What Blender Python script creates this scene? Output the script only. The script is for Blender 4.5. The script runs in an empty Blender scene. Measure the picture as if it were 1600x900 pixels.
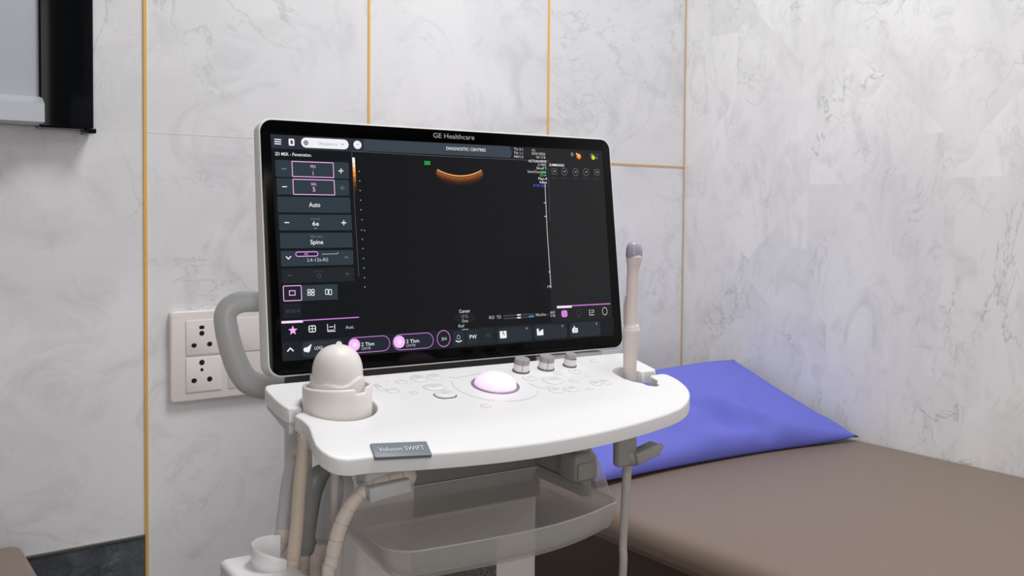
import bpy, bmesh, math, random
from math import sin, cos, tan, pi, radians, sqrt, hypot
from mathutils import Vector, Matrix, geometry, noise

# ------------------------------------------------------------------ camera, world, lights, exposure
S = bpy.context.scene
COL = S.collection
EYE = Vector((0, 0, 1.18))
FPX, CY = 1483.9, 380.6
CAMROT = (Matrix.Rotation(radians(-36.182), 3, 'Z') @ Matrix.Rotation(pi/2 - radians(1.818), 3, 'X')
          @ Matrix.Rotation(radians(.459), 3, 'Z'))
cam = bpy.data.cameras.new('camera')
cam.sensor_width = 36
cam.lens = FPX/1600*36
cam.shift_y = -(450 - CY)/1600
cam.clip_start = .02
camo = bpy.data.objects.new('camera', cam)
camo.matrix_world = Matrix.Translation(EYE) @ CAMROT.to_4x4()
COL.objects.link(camo)
S.camera = camo
cam.dof.use_dof = True
cam.dof.focus_distance = 1.3
cam.dof.aperture_fstop = 13

w = bpy.data.worlds.new('world'); S.world = w; w.use_nodes = True
w.node_tree.nodes['Background'].inputs[0].default_value = (.8, .85, 1, 1)
w.node_tree.nodes['Background'].inputs[1].default_value = .3

def area(name, loc, rot, sx, sy, power, color=(1, 1, 1)):
    l = bpy.data.lights.new(name, 'AREA'); l.shape = 'RECTANGLE'; l.size = sx; l.size_y = sy
    l.energy = power; l.color = color
    o = bpy.data.objects.new(name, l); o.location = loc; o.rotation_euler = rot
    COL.objects.link(o); return o
area('ceiling_lamp', (.95, .75, 2.66), (0, 0, 0), .6, .6, 22.5, (.995, .998, 1))
area('front_fill', (-.35, -1.76, 1.25), (pi/2, 0, 0), 1.1, 1.4, 17, (1, .985, .975))  # added fill behind the camera, lifts the fronts under the console
area('ceiling_lamp', (-.35, -1.0, 2.66), (0, 0, 0), .9, .9, 9, (1, .985, .97))
S.view_settings.view_transform = 'Standard'
S.view_settings.look = 'None'
S.view_settings.exposure = 0.0
S.view_settings.gamma = 1.0
S.view_settings.use_curve_mapping = False

# ------------------------------------------------------------------ frames
CART = Vector((.7133, 1.0792, 0))
CARTROT = Matrix.Rotation(radians(-4.13), 3, 'Z')
ECO = CARTROT.transposed() @ (EYE - CART)          # eye in the cart's own frame
MZ, MT = .977, radians(-7.4)                       # monitor foot height and backward tilt
MROT = Matrix.Rotation(MT, 3, 'X')
def ray(px, py):
    return CAMROT @ Vector(((px - 800)/FPX, (CY - py)/FPX, -1))
def cray(px, py):
    return CARTROT.transposed() @ ray(px, py)
def at(px, py, y):                                 # sight line met with the cart-frame plane y = const
    d = cray(px, py); t = (y - ECO.y)/d.y
    return ECO + d*t
def atz(px, py, z):
    d = cray(px, py); t = (z - ECO.z)/d.z
    return ECO + d*t
def wat(px, py, y):                                # world plane y
    d = ray(px, py); return EYE + d*((y - EYE.y)/d.y)
def mon(px, py):                                   # monitor face coordinates
    o = MROT.transposed() @ (ECO - Vector((0, 0, MZ))); d = MROT.transposed() @ cray(px, py)
    p = o + d*(-o.y/d.y); return Vector((p.x, p.z))

# ------------------------------------------------------------------ materials
def lin(c):
    return tuple((v/255/12.92 if v <= 10 else ((v/255 + .055)/1.055)**2.4) for v in c) + (1,)
MATS = {}
def mat(name, rgb, rough=.5, spec=.5, metal=0, emis=None, es=1, trans=0, coat=0, bump=0, bscale=300, mottled=0, ior=None, alpha=1):
    if name in MATS: return MATS[name]
    m = bpy.data.materials.new(name); m.use_nodes = True; nt = m.node_tree
    b = nt.nodes['Principled BSDF']
    b.inputs['Base Color'].default_value = lin(rgb)
    b.inputs['Roughness'].default_value = rough
    b.inputs['Specular IOR Level'].default_value = spec
    b.inputs['Metallic'].default_value = metal
    b.inputs['Transmission Weight'].default_value = trans
    b.inputs['Coat Weight'].default_value = coat
    if ior: b.inputs['IOR'].default_value = ior
    b.inputs['Alpha'].default_value = alpha
    if emis:
        b.inputs['Emission Color'].default_value = lin(emis); b.inputs['Emission Strength'].default_value = es
    tc = nt.nodes.new('ShaderNodeTexCoord')
    n = nt.nodes.new('ShaderNodeTexNoise'); n.inputs['Scale'].default_value = bscale; n.inputs['Detail'].default_value = 3
    nt.links.new(tc.outputs['Object'], n.inputs['Vector'])
    if mottled:
        mx = nt.nodes.new('ShaderNodeMix'); mx.data_type = 'RGBA'; mx.blend_type = 'MULTIPLY'
        mx.inputs[0].default_value = mottled; mx.inputs[6].default_value = lin(rgb)
        n2 = nt.nodes.new('ShaderNodeTexNoise'); n2.inputs['Scale'].default_value = 9; n2.inputs['Detail'].default_value = 5
        nt.links.new(tc.outputs['Object'], n2.inputs['Vector'])
        nt.links.new(n2.outputs['Fac'], mx.inputs[7]); nt.links.new(mx.outputs[2], b.inputs['Base Color'])
    if bump:
        bp = nt.nodes.new('ShaderNodeBump'); bp.inputs['Strength'].default_value = bump; bp.inputs['Distance'].default_value = .001
        nt.links.new(n.outputs['Fac'], bp.inputs['Height']); nt.links.new(bp.outputs[0], b.inputs['Normal'])
    MATS[name] = m; return m

def marble(name, base, cloud, vein, seed=0, scale=1.0, rough=.5, veinamt=.5, slabs=0):
    m = bpy.data.materials.new(name); m.use_nodes = True; nt = m.node_tree; N = nt.nodes; L = nt.links
    b = N['Principled BSDF']; b.inputs['Roughness'].default_value = rough; b.inputs['Specular IOR Level'].default_value = .35
    tc = N.new('ShaderNodeTexCoord')
    mp = N.new('ShaderNodeMapping'); mp.inputs['Location'].default_value = (seed, seed*1.7, seed*.6)
    mp.inputs['Rotation'].default_value = (.5, .75, .6); mp.inputs['Scale'].default_value = (scale, scale*2.0, scale*1.1)
    if slabs:   # book-matched diamond pieces: the figure jumps from one to the next
        vn = N.new('ShaderNodeTexVoronoi'); vn.distance = 'MANHATTAN'; vn.inputs['Scale'].default_value = slabs; vn.inputs['Randomness'].default_value = .75
        L.new(tc.outputs['Object'], vn.inputs['Vector'])
        va = N.new('ShaderNodeVectorMath'); va.operation = 'MULTIPLY_ADD'; va.inputs[1].default_value = (.7, .7, .7)
        L.new(vn.outputs['Color'], va.inputs[0]); L.new(tc.outputs['Object'], va.inputs[2]); L.new(va.outputs[0], mp.inputs['Vector'])
    else: L.new(tc.outputs['Object'], mp.inputs['Vector'])
    def nz(sc, det, dist, rgh=.55, src=mp):
        n = N.new('ShaderNodeTexNoise'); n.inputs['Scale'].default_value = sc; n.inputs['Detail'].default_value = det
        n.inputs['Distortion'].default_value = dist; n.inputs['Roughness'].default_value = rgh
        L.new(src.outputs[0], n.inputs['Vector']); return n
    def ramp(src, stops):
        r = N.new('ShaderNodeValToRGB'); e = r.color_ramp.elements
        while len(e) < len(stops): e.new(.5)
        for i, (p, v) in enumerate(stops): e[i].position = p; e[i].color = (v, v, v, 1)
        L.new(src.outputs['Fac'], r.inputs['Fac']); return r
    def mix(a, bcol, fac, mul=1.0):
        x = N.new('ShaderNodeMix'); x.data_type = 'RGBA'
        if isinstance(a, tuple): x.inputs[6].default_value = a
        else: L.new(a, x.inputs[6])
        x.inputs[7].default_value = bcol
        mm = N.new('ShaderNodeMath'); mm.operation = 'MULTIPLY'; mm.inputs[1].default_value = mul
        L.new(fac, mm.inputs[0]); L.new(mm.outputs[0], x.inputs[0]); return x.outputs[2]
    cl = ramp(nz(1.6, 4, .8), [(.38, 0), (.68, 1)])
    c = mix(lin(base), lin(cloud), cl.outputs[0], .8)
    cl2 = ramp(nz(6, 6, 1.5, .65), [(.50, 0), (.70, 1)])
    c = mix(c, lin(tuple(max(0, q - 16) for q in cloud)), cl2.outputs[0], .55)
    v1 = ramp(nz(2.1, 9, 1.1, .62), [(.492, 0), (.5, 1), (.508, 0)])
    g1 = ramp(nz(2.6, 2, 0), [(.5, 0), (.62, 1)])
    mm = N.new('ShaderNodeMath'); mm.operation = 'MULTIPLY'; L.new(v1.outputs[0], mm.inputs[0]); L.new(g1.outputs[0], mm.inputs[1])
    c = mix(c, lin(vein), mm.outputs[0], veinamt)
    v2 = ramp(nz(4.2, 8, 1.6, .6), [(.485, 0), (.5, 1), (.515, 0)])
    g2 = ramp(nz(3.1, 2, .3), [(.52, 0), (.66, 1)])
    m2 = N.new('ShaderNodeMath'); m2.operation = 'MULTIPLY'; L.new(v2.outputs[0], m2.inputs[0]); L.new(g2.outputs[0], m2.inputs[1])
    c = mix(c, lin(vein), m2.outputs[0], veinamt*.7)
    L.new(c, b.inputs['Base Color'])
    return m

M_WALL = marble('wall_marble', (235, 235, 237), (214, 214, 217), (148, 147, 148), 3.1, 1.15, veinamt=.34)
M_WALLR = marble('side_wall_marble', (250, 250, 250), (228, 228, 229), (138, 137, 138), 8.4, 1.1, veinamt=.5, slabs=3.2)
M_GRAN = marble('dark_granite', (92, 98, 104), (64, 69, 74), (170, 175, 178), 2, 9, .3, .6)
M_PLAIN = mat('painted_plaster', (170, 166, 163), .8)
M_FLOOR = mat('floor_tile', (104, 86, 76), .35, mottled=.3)
M_GOLD = mat('brass_inlay', (240, 190, 104), .35, metal=.25)
M_COPPER = mat('pale_brass_inlay', (206, 180, 152), .45)
M_WHITE = mat('white_abs_plastic', (240, 240, 241), .38, .45, bump=.03, bscale=900)
M_WARM = mat('warm_white_plastic', (243, 238, 235), .42, .4)
M_KEY = mat('key_plastic', (240, 240, 241), .35, .5)
M_SEAM = mat('panel_groove', (200, 200, 204), .6)
M_DKEY = mat('key_shadow_gap', (96, 96, 98), .6)
M_RIM = mat('monitor_shell_plastic', (247, 246, 244), .35)
M_GREY = mat('grey_plastic', (204, 206, 207), .36, .5)
M_MGREY = mat('mid_grey_plastic', (170, 169, 165), .42)
M_DGREY = mat('dark_grey_plastic', (142, 141, 136), .45)
M_PGREY = mat('probe_grey_plastic', (196, 197, 198), .3, .6)
M_PDARK = mat('probe_dark_plastic', (164, 167, 166), .33, .6)
M_LAV = mat('lavender_lens', (170, 165, 184), .3)
M_BEIGE = mat('beige_cable_jacket', (214, 199, 182), .5)
M_CREAM = mat('cream_cable_jacket', (228, 216, 206), .5)
M_CABLE = mat('pale_grey_cable_jacket', (196, 190, 186), .5)
M_BLACK = mat('black_glass', (2, 2, 3), .10, .12)
M_DARK = mat('black_hole', (8, 8, 8), .8)
M_SOCK = mat('switch_plate_plastic', (235, 229, 226), .38)
M_BED = mat('brown_leatherette', (132, 116, 103), .42, .45, bump=.15, bscale=420)
M_BEDW = mat('dark_brown_laminate', (74, 58, 48), .5, mottled=.3)
M_BEDT = mat('light_brown_edging', (126, 106, 90), .45)
M_PIL = mat('blue_violet_cotton', (115, 120, 216), .75, .2, bump=.2, bscale=700)
M_STEEL = mat('caster_metal', (150, 150, 150), .3, metal=.9)
M_RUB = mat('caster_rubber', (50, 50, 52), .7)
M_ALU = mat('brushed_aluminium', (196, 200, 208), .42, metal=.35)
M_XRAY = mat('viewer_panel', (184, 188, 196), .35, .4)
M_XBLK = mat('viewer_black_gloss', (7, 10, 13), .12, .15)
M_BALL = mat('glowing_trackball', (250, 214, 250), .25, .5, emis=(255, 205, 250), es=.62)
def glassy():
    m = bpy.data.materials.new('smoky_clear_plastic'); m.use_nodes = True; nt = m.node_tree
    b = nt.nodes['Principled BSDF']; b.inputs['Base Color'].default_value = lin((232, 230, 226)); b.inputs['Roughness'].default_value = .18
    b.inputs['Specular IOR Level'].default_value = .6
    lw = nt.nodes.new('ShaderNodeLayerWeight'); lw.inputs[0].default_value = .35
    mr = nt.nodes.new('ShaderNodeMapRange'); mr.inputs[3].default_value = .17; mr.inputs[4].default_value = .75
    nt.links.new(lw.outputs['Facing'], mr.inputs[0]); nt.links.new(mr.outputs[0], b.inputs['Alpha'])
    return m
M_CLEAR = glassy()

# ------------------------------------------------------------------ mesh helpers
def obj(name, bm, mats, parent=None, smooth=40):
    me = bpy.data.meshes.new(name)
    bmesh.ops.recalc_face_normals(bm, faces=bm.faces)
    if smooth:
        for f in bm.faces: f.smooth = True
        for e in bm.edges:
            if len(e.link_faces) == 2 and e.calc_face_angle(0) > radians(smooth): e.smooth = False
    bm.to_mesh(me); bm.free()
    for m in (mats if isinstance(mats, (list, tuple)) else [mats]): me.materials.append(m)
    o = bpy.data.objects.new(name, me); COL.objects.link(o)
    if parent: o.parent = parent
    return o
def tag(o, label, cat=None, group=None):
    o['label'] = label
    if cat: o['category'] = cat
    if group: o['group'] = group
    return o
def thing(name, label, cat, loc=(0, 0, 0), rz=0, group=None):
    o = bpy.data.objects.new(name, None); o.empty_display_size = .05; COL.objects.link(o)
    o.location = loc; o.rotation_euler = (0, 0, rz); return tag(o, label, cat, group)
def struct(o): o['kind'] = 'structure'; return o
def box(bm, x0, x1, y0, y1, z0, z1, bev=0, seg=3, M=None, mi=0):
    n0 = len(bm.faces)
    v = [bm.verts.new((x, y, z)) for x in (x0, x1) for y in (y0, y1) for z in (z0, z1)]
    fs = [bm.faces.new([v[i] for i in q]) for q in ((0, 1, 3, 2), (4, 6, 7, 5), (0, 4, 5, 1), (2, 3, 7, 6), (0, 2, 6, 4), (1, 5, 7, 3))]
    for f in fs: f.material_index = mi
    new = set(v)
    if bev:
        es = {e for f in fs for e in f.edges}
        r = bmesh.ops.bevel(bm, geom=list(es), offset=bev, segments=seg, profile=.5, affect='EDGES')
        new = {x for x in new if x.is_valid} | set(r['verts'])
    if M is not None:
        for x in new: x.co = M @ x.co
    return new
def smooth_path(pts, n=8):
    P = [Vector(p) for p in pts]
    if len(P) < 3: return [P[0].lerp(P[-1], i/n) for i in range(n + 1)], [i/n for i in range(n + 1)]
    out, par = [], []
    for i in range(len(P) - 1):
        a = P[i - 1] if i else P[0]*2 - P[1]; b, c = P[i], P[i + 1]; d = P[i + 2] if i + 2 < len(P) else P[-1]*2 - P[-2]
        for k in range(n):
            t = k/n
            out.append(.5*((2*b) + (c - a)*t + (2*a - 5*b + 4*c - d)*t*t + (3*b - a - 3*c + d)*t**3)); par.append(i + t)
    out.append(P[-1]); par.append(len(P) - 1)
    return out, par
def tube(bm, pts, rad, seg=14, n=8, flat=1.0, cap='round', ref=Vector((0, 1, 0)), mi=0, grooves=None):
    # rad: number or list (one per point); flat squeezes along ref
    P, par = smooth_path(pts, n)
    def R(u):
        if not isinstance(rad, (list, tuple)): return rad
        i = min(int(u), len(rad) - 2); t = u - i; t = t*t*(3 - 2*t)
        return rad[i]*(1 - t) + rad[i + 1]*t
    rings = []
    L = 0
    for i, p in enumerate(P):
        d = (P[min(i + 1, len(P) - 1)] - P[max(i - 1, 0)]).normalized()
        a = (ref - d*ref.dot(d)).normalized(); b = d.cross(a)
        r = R(par[i])
        if i: L += (P[i] - P[i - 1]).length
        rings.append((p, a, b, d, r, L))
    def ring(p, a, b, r):
        return [bm.verts.new(p + (a*flat*cos(2*pi*k/seg) + b*sin(2*pi*k/seg))*r) for k in range(seg)]
    seq = []
    if cap == 'round':
        p, a, b, d, r, _ = rings[0]
        for q in (80, 60, 35): seq.append((p - d*r*flat*sin(radians(q)), a, b, r*cos(radians(q))))
    for p, a, b, d, r, l in rings: seq.append((p, a, b, r))
    if cap == 'round':
        p, a, b, d, r, _ = rings[-1]
        for q in (35, 60, 80): seq.append((p + d*r*flat*sin(radians(q)), a, b, r*cos(radians(q))))
    if grooves:
        out = []; acc = 0; last = None
        for s in seq:
            if last is not None:
                step = (s[0] - last[0]).length
                if acc + step > grooves and step > 1e-5:
                    t = (grooves - acc)/step; m = last[0].lerp(s[0], max(0, min(1, t)))
                    d = (s[0] - last[0]).normalized(); r = last[3]
                    for dd, k in ((-.0008, 1), (-.0004, .86), (.0004, .86), (.0008, 1)): out.append((m + d*dd, s[1], s[2], r*k))
                    acc = 0
                acc += step
            out.append(s); last = s
        seq = out
    vs = [ring(*s) for s in seq]
    for i in range(len(vs) - 1):
        for k in range(seg):
            f = bm.faces.new((vs[i][k], vs[i][(k + 1) % seg], vs[i + 1][(k + 1) % seg], vs[i + 1][k])); f.material_index = mi
    for v in (vs[0][::-1], vs[-1]):
        f = bm.faces.new(v); f.material_index = mi
def lathe(bm, prof, c=(0, 0, 0), seg=48, M=None, mi=0, sx=1, sy=1, cuts=None):
    rings = []
    for r, z in prof:
        if r < 1e-6: rings.append([bm.verts.new((c[0], c[1], c[2] + z))])
        else: rings.append([bm.verts.new((c[0] + r*sx*cos(2*pi*k/seg), c[1] + r*sy*sin(2*pi*k/seg),
                                          c[2] + z - (cuts(2*pi*k/seg, z) if cuts else 0))) for k in range(seg)])
    fs = []
    for a, b in zip(rings, rings[1:]):
        for k in range(seg):
            if len(a) == 1 and len(b) == 1: continue
            if len(a) == 1: fs.append(bm.faces.new((a[0], b[k], b[(k + 1) % seg])))
            elif len(b) == 1: fs.append(bm.faces.new((a[k], a[(k + 1) % seg], b[0])))
            else: fs.append(bm.faces.new((a[k], a[(k + 1) % seg], b[(k + 1) % seg], b[k])))
    for f in fs: f.material_index = mi
    if M is not None:
        for r in rings:
            for v in r: v.co = M @ v.co
def rrect(x0, y0, x1, y1, r, n=5):
    r = min(r, (x1 - x0)/2 - 1e-6, (y1 - y0)/2 - 1e-6); P = []
    for cx, cy, a in ((x1 - r, y1 - r, 0), (x0 + r, y1 - r, 90), (x0 + r, y0 + r, 180), (x1 - r, y0 + r, 270)):
        for k in range(n + 1):
            t = radians(a + 90*k/n); P.append((cx + r*cos(t), cy + r*sin(t)))
    return P
def resample(P, step):
    out = []
    for i in range(len(P)):
        a, b = Vector(P[i]), Vector(P[(i + 1) % len(P)]); m = max(1, int((b - a).length/step + .5))
        for k in range(m): out.append(a.lerp(b, k/m))
    return out
def seg_dist(p, a, b):
    ab = b - a; t = max(0, min(1, (p - a).dot(ab)/max(ab.length_squared, 1e-12))); return (p - a - ab*t).length
def inside(p, P):
    c = False; n = len(P)
    for i in range(n):
        a, b = P[i], P[i - 1]
        if (a[1] > p[1]) != (b[1] > p[1]) and p[0] < (b[0] - a[0])*(p[1] - a[1])/(b[1] - a[1]) + a[0]: c = not c
    return c
def slab(bm, outline, zt, zb, r=.003, grid=.012, step=.004, mi=0, rseg=4):
    """plate with a given top height function, rounded top edge, straight skirt and underside"""
    P = resample(outline, step); n = len(P)
    ar = sum(P[i].x*P[(i + 1) % n].y - P[(i + 1) % n].x*P[i].y for i in range(n))
    if ar < 0: P = P[::-1]
    segs = [(P[i], P[(i + 1) % n]) for i in range(n)]
    def dist(p): return min(seg_dist(p, a, b) for a, b in segs)
    nor = []
    for i in range(n):
        d = (P[(i + 1) % n] - P[i - 1]).normalized(); nor.append(Vector((-d.y, d.x)))
    pts = [p.copy() for p in P]; dd = [0.0]*n
    for k in range(1, rseg + 1):
        q = r*(1 - cos(pi/2*k/rseg))
        for i in range(n):
            if k < rseg or True:
                c = P[i] + nor[i]*q
                if inside(c, P) and dist(c) > q*.93: pts.append(c); dd.append(q)
    xs = [p.x for p in P]; ys = [p.y for p in P]
    if grid:
        gx = min(xs)
        while gx < max(xs):
            gy = min(ys)
            while gy < max(ys):
                c = Vector((gx, gy))
                if inside(c, P):
                    d = dist(c)
                    if d > r + grid*.4: pts.append(c); dd.append(r)
                gy += grid
            gx += grid
    edges = [(i, (i + 1) % n) for i in range(n)]
    res = geometry.delaunay_2d_cdt(pts, edges, [], 1, 1e-7)
    vo, fo, orig = res[0], res[2], res[3]
    def drop(d): return r - sqrt(max(0, r*r - max(0, r - d)**2)) if r > 0 else 0
    top, isb = [], []
    for v, og in zip(vo, orig):
        d = dd[og[0]] if og else r
        top.append(bm.verts.new((v.x, v.y, zt(v.x, v.y) - drop(d))))
        isb.append(bool(og) and og[0] < n)
    bot = {}
    for f in fo:
        a = bm.faces.new([top[i] for i in f]); a.material_index = mi
        for i in f:
            if i not in bot: bot[i] = bm.verts.new((vo[i].x, vo[i].y, zb(vo[i].x, vo[i].y)))
        a = bm.faces.new([bot[i] for i in f[::-1]]); a.material_index = mi
    bidx = {}
    for j, og in enumerate(orig):
        for q in og:
            if q < n: bidx[q] = j
    for i in range(n):
        a, b = bidx[i], bidx[(i + 1) % n]
        if a in bot and b in bot and a != b:
            f = bm.faces.new((top[a], bot[a], bot[b], top[b])); f.material_index = mi
    for v in [x for x in bm.verts if not x.link_faces]: bm.verts.remove(v)
def plate(bm, outline, M, depth, bev=0, mi=0, seg=2):
    """2-D outline (x, y) extruded by depth along -z of M, front edge bevelled"""
    vs = [bm.verts.new((p[0], p[1], 0)) for p in outline]
    f = bm.faces.new(vs); f.material_index = mi
    r = bmesh.ops.extrude_face_region(bm, geom=[f])
    nv = [x for x in r['geom'] if isinstance(x, bmesh.types.BMVert)]
    for v in nv: v.co.z -= depth
    allv = set(vs) | set(nv)
    for v in allv:
        for g in v.link_faces: g.material_index = mi
    if bev:
        es = [e for e in bm.edges if e.verts[0] in vs and e.verts[1] in vs]
        rr = bmesh.ops.bevel(bm, geom=es, offset=bev, segments=seg, profile=.5, affect='EDGES')
        allv = {v for v in allv if v.is_valid} | set(rr['verts'])
        for v in rr['verts']:
            for g in v.link_faces: g.material_index = mi
    for v in allv: v.co = M @ v.co
def text_mesh(s, size, bold=0, align='CENTER', extrude=0):
    c = bpy.data.curves.new('lettering', 'FONT'); c.body = s; c.size = size; c.align_x = align; c.offset = bold*size
    c.resolution_u = 3; c.extrude = extrude
    o = bpy.data.objects.new('lettering', c); COL.objects.link(o)
    dg = bpy.context.evaluated_depsgraph_get(); dg.update()
    me = bpy.data.meshes.new_from_object(o.evaluated_get(dg))
    bpy.data.objects.remove(o); bpy.data.curves.remove(c)
    return me
def add_text(bm, s, M, cap, width=None, bold=0, mi=0, align='CENTER'):
    me = text_mesh(s, 1.0, bold, align)
    if not me.vertices: return
    xs = [v.co.x for v in me.vertices]; sc = cap/.70; sx = sc
    if width: sx = width/max(max(xs) - min(xs), 1e-6)
    t = bmesh.new(); t.from_mesh(me)
    for v in t.verts: v.co = M @ Vector((v.co.x*sx, v.co.y*sc, v.co.z*sc))
    for f in t.faces: f.material_index = mi
    t.to_mesh(me); t.free(); bm.from_mesh(me)
    bpy.data.meshes.remove(me)

# ------------------------------------------------------------------ the room
XR, YB, XL, YF, ZC = 1.732, 1.65, -1.3, -1.8, 2.7
def slabbox(name, x0, x1, y0, y1, z0, z1, m):
    bm = bmesh.new(); box(bm, x0, x1, y0, y1, z0, z1); return struct(obj(name, bm, m, smooth=0))
slabbox('wall_back', XL - .1, XR + .1, YB, YB + .1, -.05, ZC, M_WALL)
slabbox('wall_right', XR, XR + .1, YF, YB, -.05, ZC, M_WALLR)
slabbox('wall_left', XL - .1, XL, YF, YB, -.05, ZC, M_PLAIN)
slabbox('wall_front', XL - .1, XR + .1, YF - .1, YF, -.05, ZC, M_PLAIN)
slabbox('floor', XL, XR, YF, YB, -.05, 0, M_FLOOR)
slabbox('ceiling', XL - .1, XR + .1, YF - .1, YB + .1, ZC, ZC + .05, M_PLAIN)
slabbox('baseboard_back', XL, .4405, YB - .004, YB + .001, 0, .629, M_GRAN)
slabbox('trim_1', XL, .4405, YB - .006, YB, .629, .6325, M_STEEL)
slabbox('trim_2', .4415, .4465, YB - .003, YB + .001, 0, ZC, M_GOLD)
slabbox('trim_3', .859, .8636, YB - .002, YB + .001, 0, ZC, M_GOLD)
slabbox('trim_4', 1.300, 1.3046, YB - .002, YB + .001, 0, ZC, M_GOLD)
slabbox('trim_5', 1.3046, XR, YB - .002, YB + .001, 1.296, 1.3000, mat('warm_brass_inlay', (224, 186, 130), .4, metal=.15))
slabbox('trim_6', XR - .003, XR, YB - .003, YB, 0, ZC, M_COPPER)
slabbox('trim_7', .4465, .859, YB - .0004, YB + .001, 1.3105, 1.3115, mat('tile_grout', (224, 222, 222), .8))

# ------------------------------------------------------------------ x-ray film viewer on the wall
v = thing('film_viewer', 'wall mounted film viewing light box with black gloss frame', 'light box', (.355, YB, 1.307))
bm = bmesh.new(); box(bm, -.078, 0, -.042, -.001, 0, .55, .003); box(bm, -.5, -.0, -.030, -.001, .004, .55, .002)
obj('frame', bm, M_XBLK, v)
bm = bmesh.new(); box(bm, -.5, -.0775, -.036, -.028, .03, .55, .001)
obj('light_panel', bm, M_XRAY, v)
bm = bmesh.new()
pr = [(-.030, .003), (-.062, .006), (-.062, .034), (-.040, .046), (-.030, .046)]
vs = [[bm.verts.new((x, y, z)) for y, z in pr] for x in (-.5, -.0745)]
for k in range(5): bm.faces.new((vs[0][k], vs[0][(k + 1) % 5], vs[1][(k + 1) % 5], vs[1][k]))
bm.faces.new(vs[0]); bm.faces.new(vs[1][::-1])
obj('film_ledge', bm, M_ALU, v, 20)
bm = bmesh.new(); box(bm, -.012, .003, -.046, -.001, -.006, .002, .002); obj('corner_cap', bm, M_XBLK, v)

# ------------------------------------------------------------------ wall socket plate
s = thing('wall_socket', 'white electrical socket plate with two round-pin outlets on the marble wall', 'socket', (.481, YB, .8515))
def FRM(ox, oz, y): return Matrix(((1, 0, 0, ox), (0, 0, -1, y), (0, 1, 0, oz), (0, 0, 0, 1)))
bm = bmesh.new(); plate(bm, rrect(0, 0, .245, .1565, .007, 5), FRM(0, 0, -.012), .0115, .003, seg=3)
for q in ((.008, .008), (.008, .148), (.237, .008), (.237, .148)): plate(bm, rrect(q[0]-.002, q[1]-.002, q[0]+.002, q[1]+.002, .002), FRM(0, 0, -.0123), .001)
obj('cover_plate', bm, M_SOCK, s)
def sock(ox, oz, w, h, holes):
    bm = bmesh.new(); plate(bm, rrect(0, 0, w, h, .0015, 2), FRM(ox, oz, -.0138), .003, .0006)
    o = obj('socket_module', bm, M_SOCK, s)
    for hx, hz, hw, hh in holes:
        b2 = bmesh.new(); hw, hh = hw*1.18, hh*1.18
        plate(b2, rrect(hx - hw/2, hz - hh/2, hx + hw/2, hz + hh/2, min(hw, hh)/2, 6), FRM(ox, oz, -.0141), .003)
        obj('pin_hole', b2, M_DARK, o)
sock(.026, .080, .062, .060, [(.027, .0475, .0078, .0052), (.027, .0372, .0074, .0072), (.0135, .017, .0076, .0064), (.0405, .0175, .0076, .0070)])
sock(.026, .016, .062, .059, [(.027, .0505, .0080, .0080), (.027, .038, .0044, .0050), (.0135, .0200, .0080, .0068), (.0405, .0205, .0078, .0076)])
for ox, oz in ((.100, .080), (.100, .016)):
    bm = bmesh.new(); plate(bm, rrect(0, 0, .062 if oz > .05 else .030, .060 if oz > .05 else .05, .0015, 2), FRM(ox, oz, -.0132), .002, .0006)
    obj('socket_module', bm, M_SOCK, s)

# ------------------------------------------------------------------ examination couch, pillow
b = thing('examination_couch', 'brown upholstered examination couch along the side wall', 'couch', (1.37, .7, 0))
def L(x, y): return (x - 1.37, y - .7)
MTZ = .717
bm = bmesh.new()
sec = []
x0, x1 = 1.0 - 1.37, 1.728 - 1.37
def msec(t):  # cross-section of the mattress, rounded on the open side
    r = .03; P = []
    for k in range(9): a = pi/2*k/8; P.append((x0 + r - r*sin(a)*1.0, MTZ - .006 - r + r*cos(a)*1.0))
    P.append((x0 + .001, .672)); P.append((x1, .672)); P.append((x1, MTZ))
    for k in range(12): u = 1 - (k + 1)/13; P.append((x0 + r + (x1 - x0 - r)*u, MTZ - .006*(1 - u)**3))
    return P
ys = [-.75, -.745, -.73] + [-.7 + i*.08 for i in range(0, 31)]
ys = [y for y in ys if y < 1.645] + [1.645]
rings = []
for i, y in enumerate(ys):
    rings.append([bm.verts.new((px, y - .7, pz + .0012*noise.noise(Vector((px*4, y*4, 0))) - (.012 if i == 0 else .004 if i == 1 else 0)*(pz > .7))) for px, pz in msec(0)])
for a, c in zip(rings, rings[1:]):
    for k in range(len(a)): bm.faces.new((a[k], a[(k + 1) % len(a)], c[(k + 1) % len(a)], c[k]))
bm.faces.new(rings[0]); bm.faces.new(rings[-1][::-1])
obj('mattress', bm, M_BED, b, 60)
bm = bmesh.new(); box(bm, 1.012 - 1.37, .358, -.75 - .7, .945, .658, .672, .002); obj('edging_strip', bm, M_BEDT, b)
bm = bmesh.new(); box(bm, 1.022 - 1.37, .356, -.74 - .7, .944, .50, .658, .002)
obj('apron_board', bm, M_BEDW, b)
bm = bmesh.new(); box(bm, 1.10 - 1.37, .356, -.66 - .7, .944, 0, .50, .002)
obj('cabinet_base', bm, M_BEDW, b)

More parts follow.
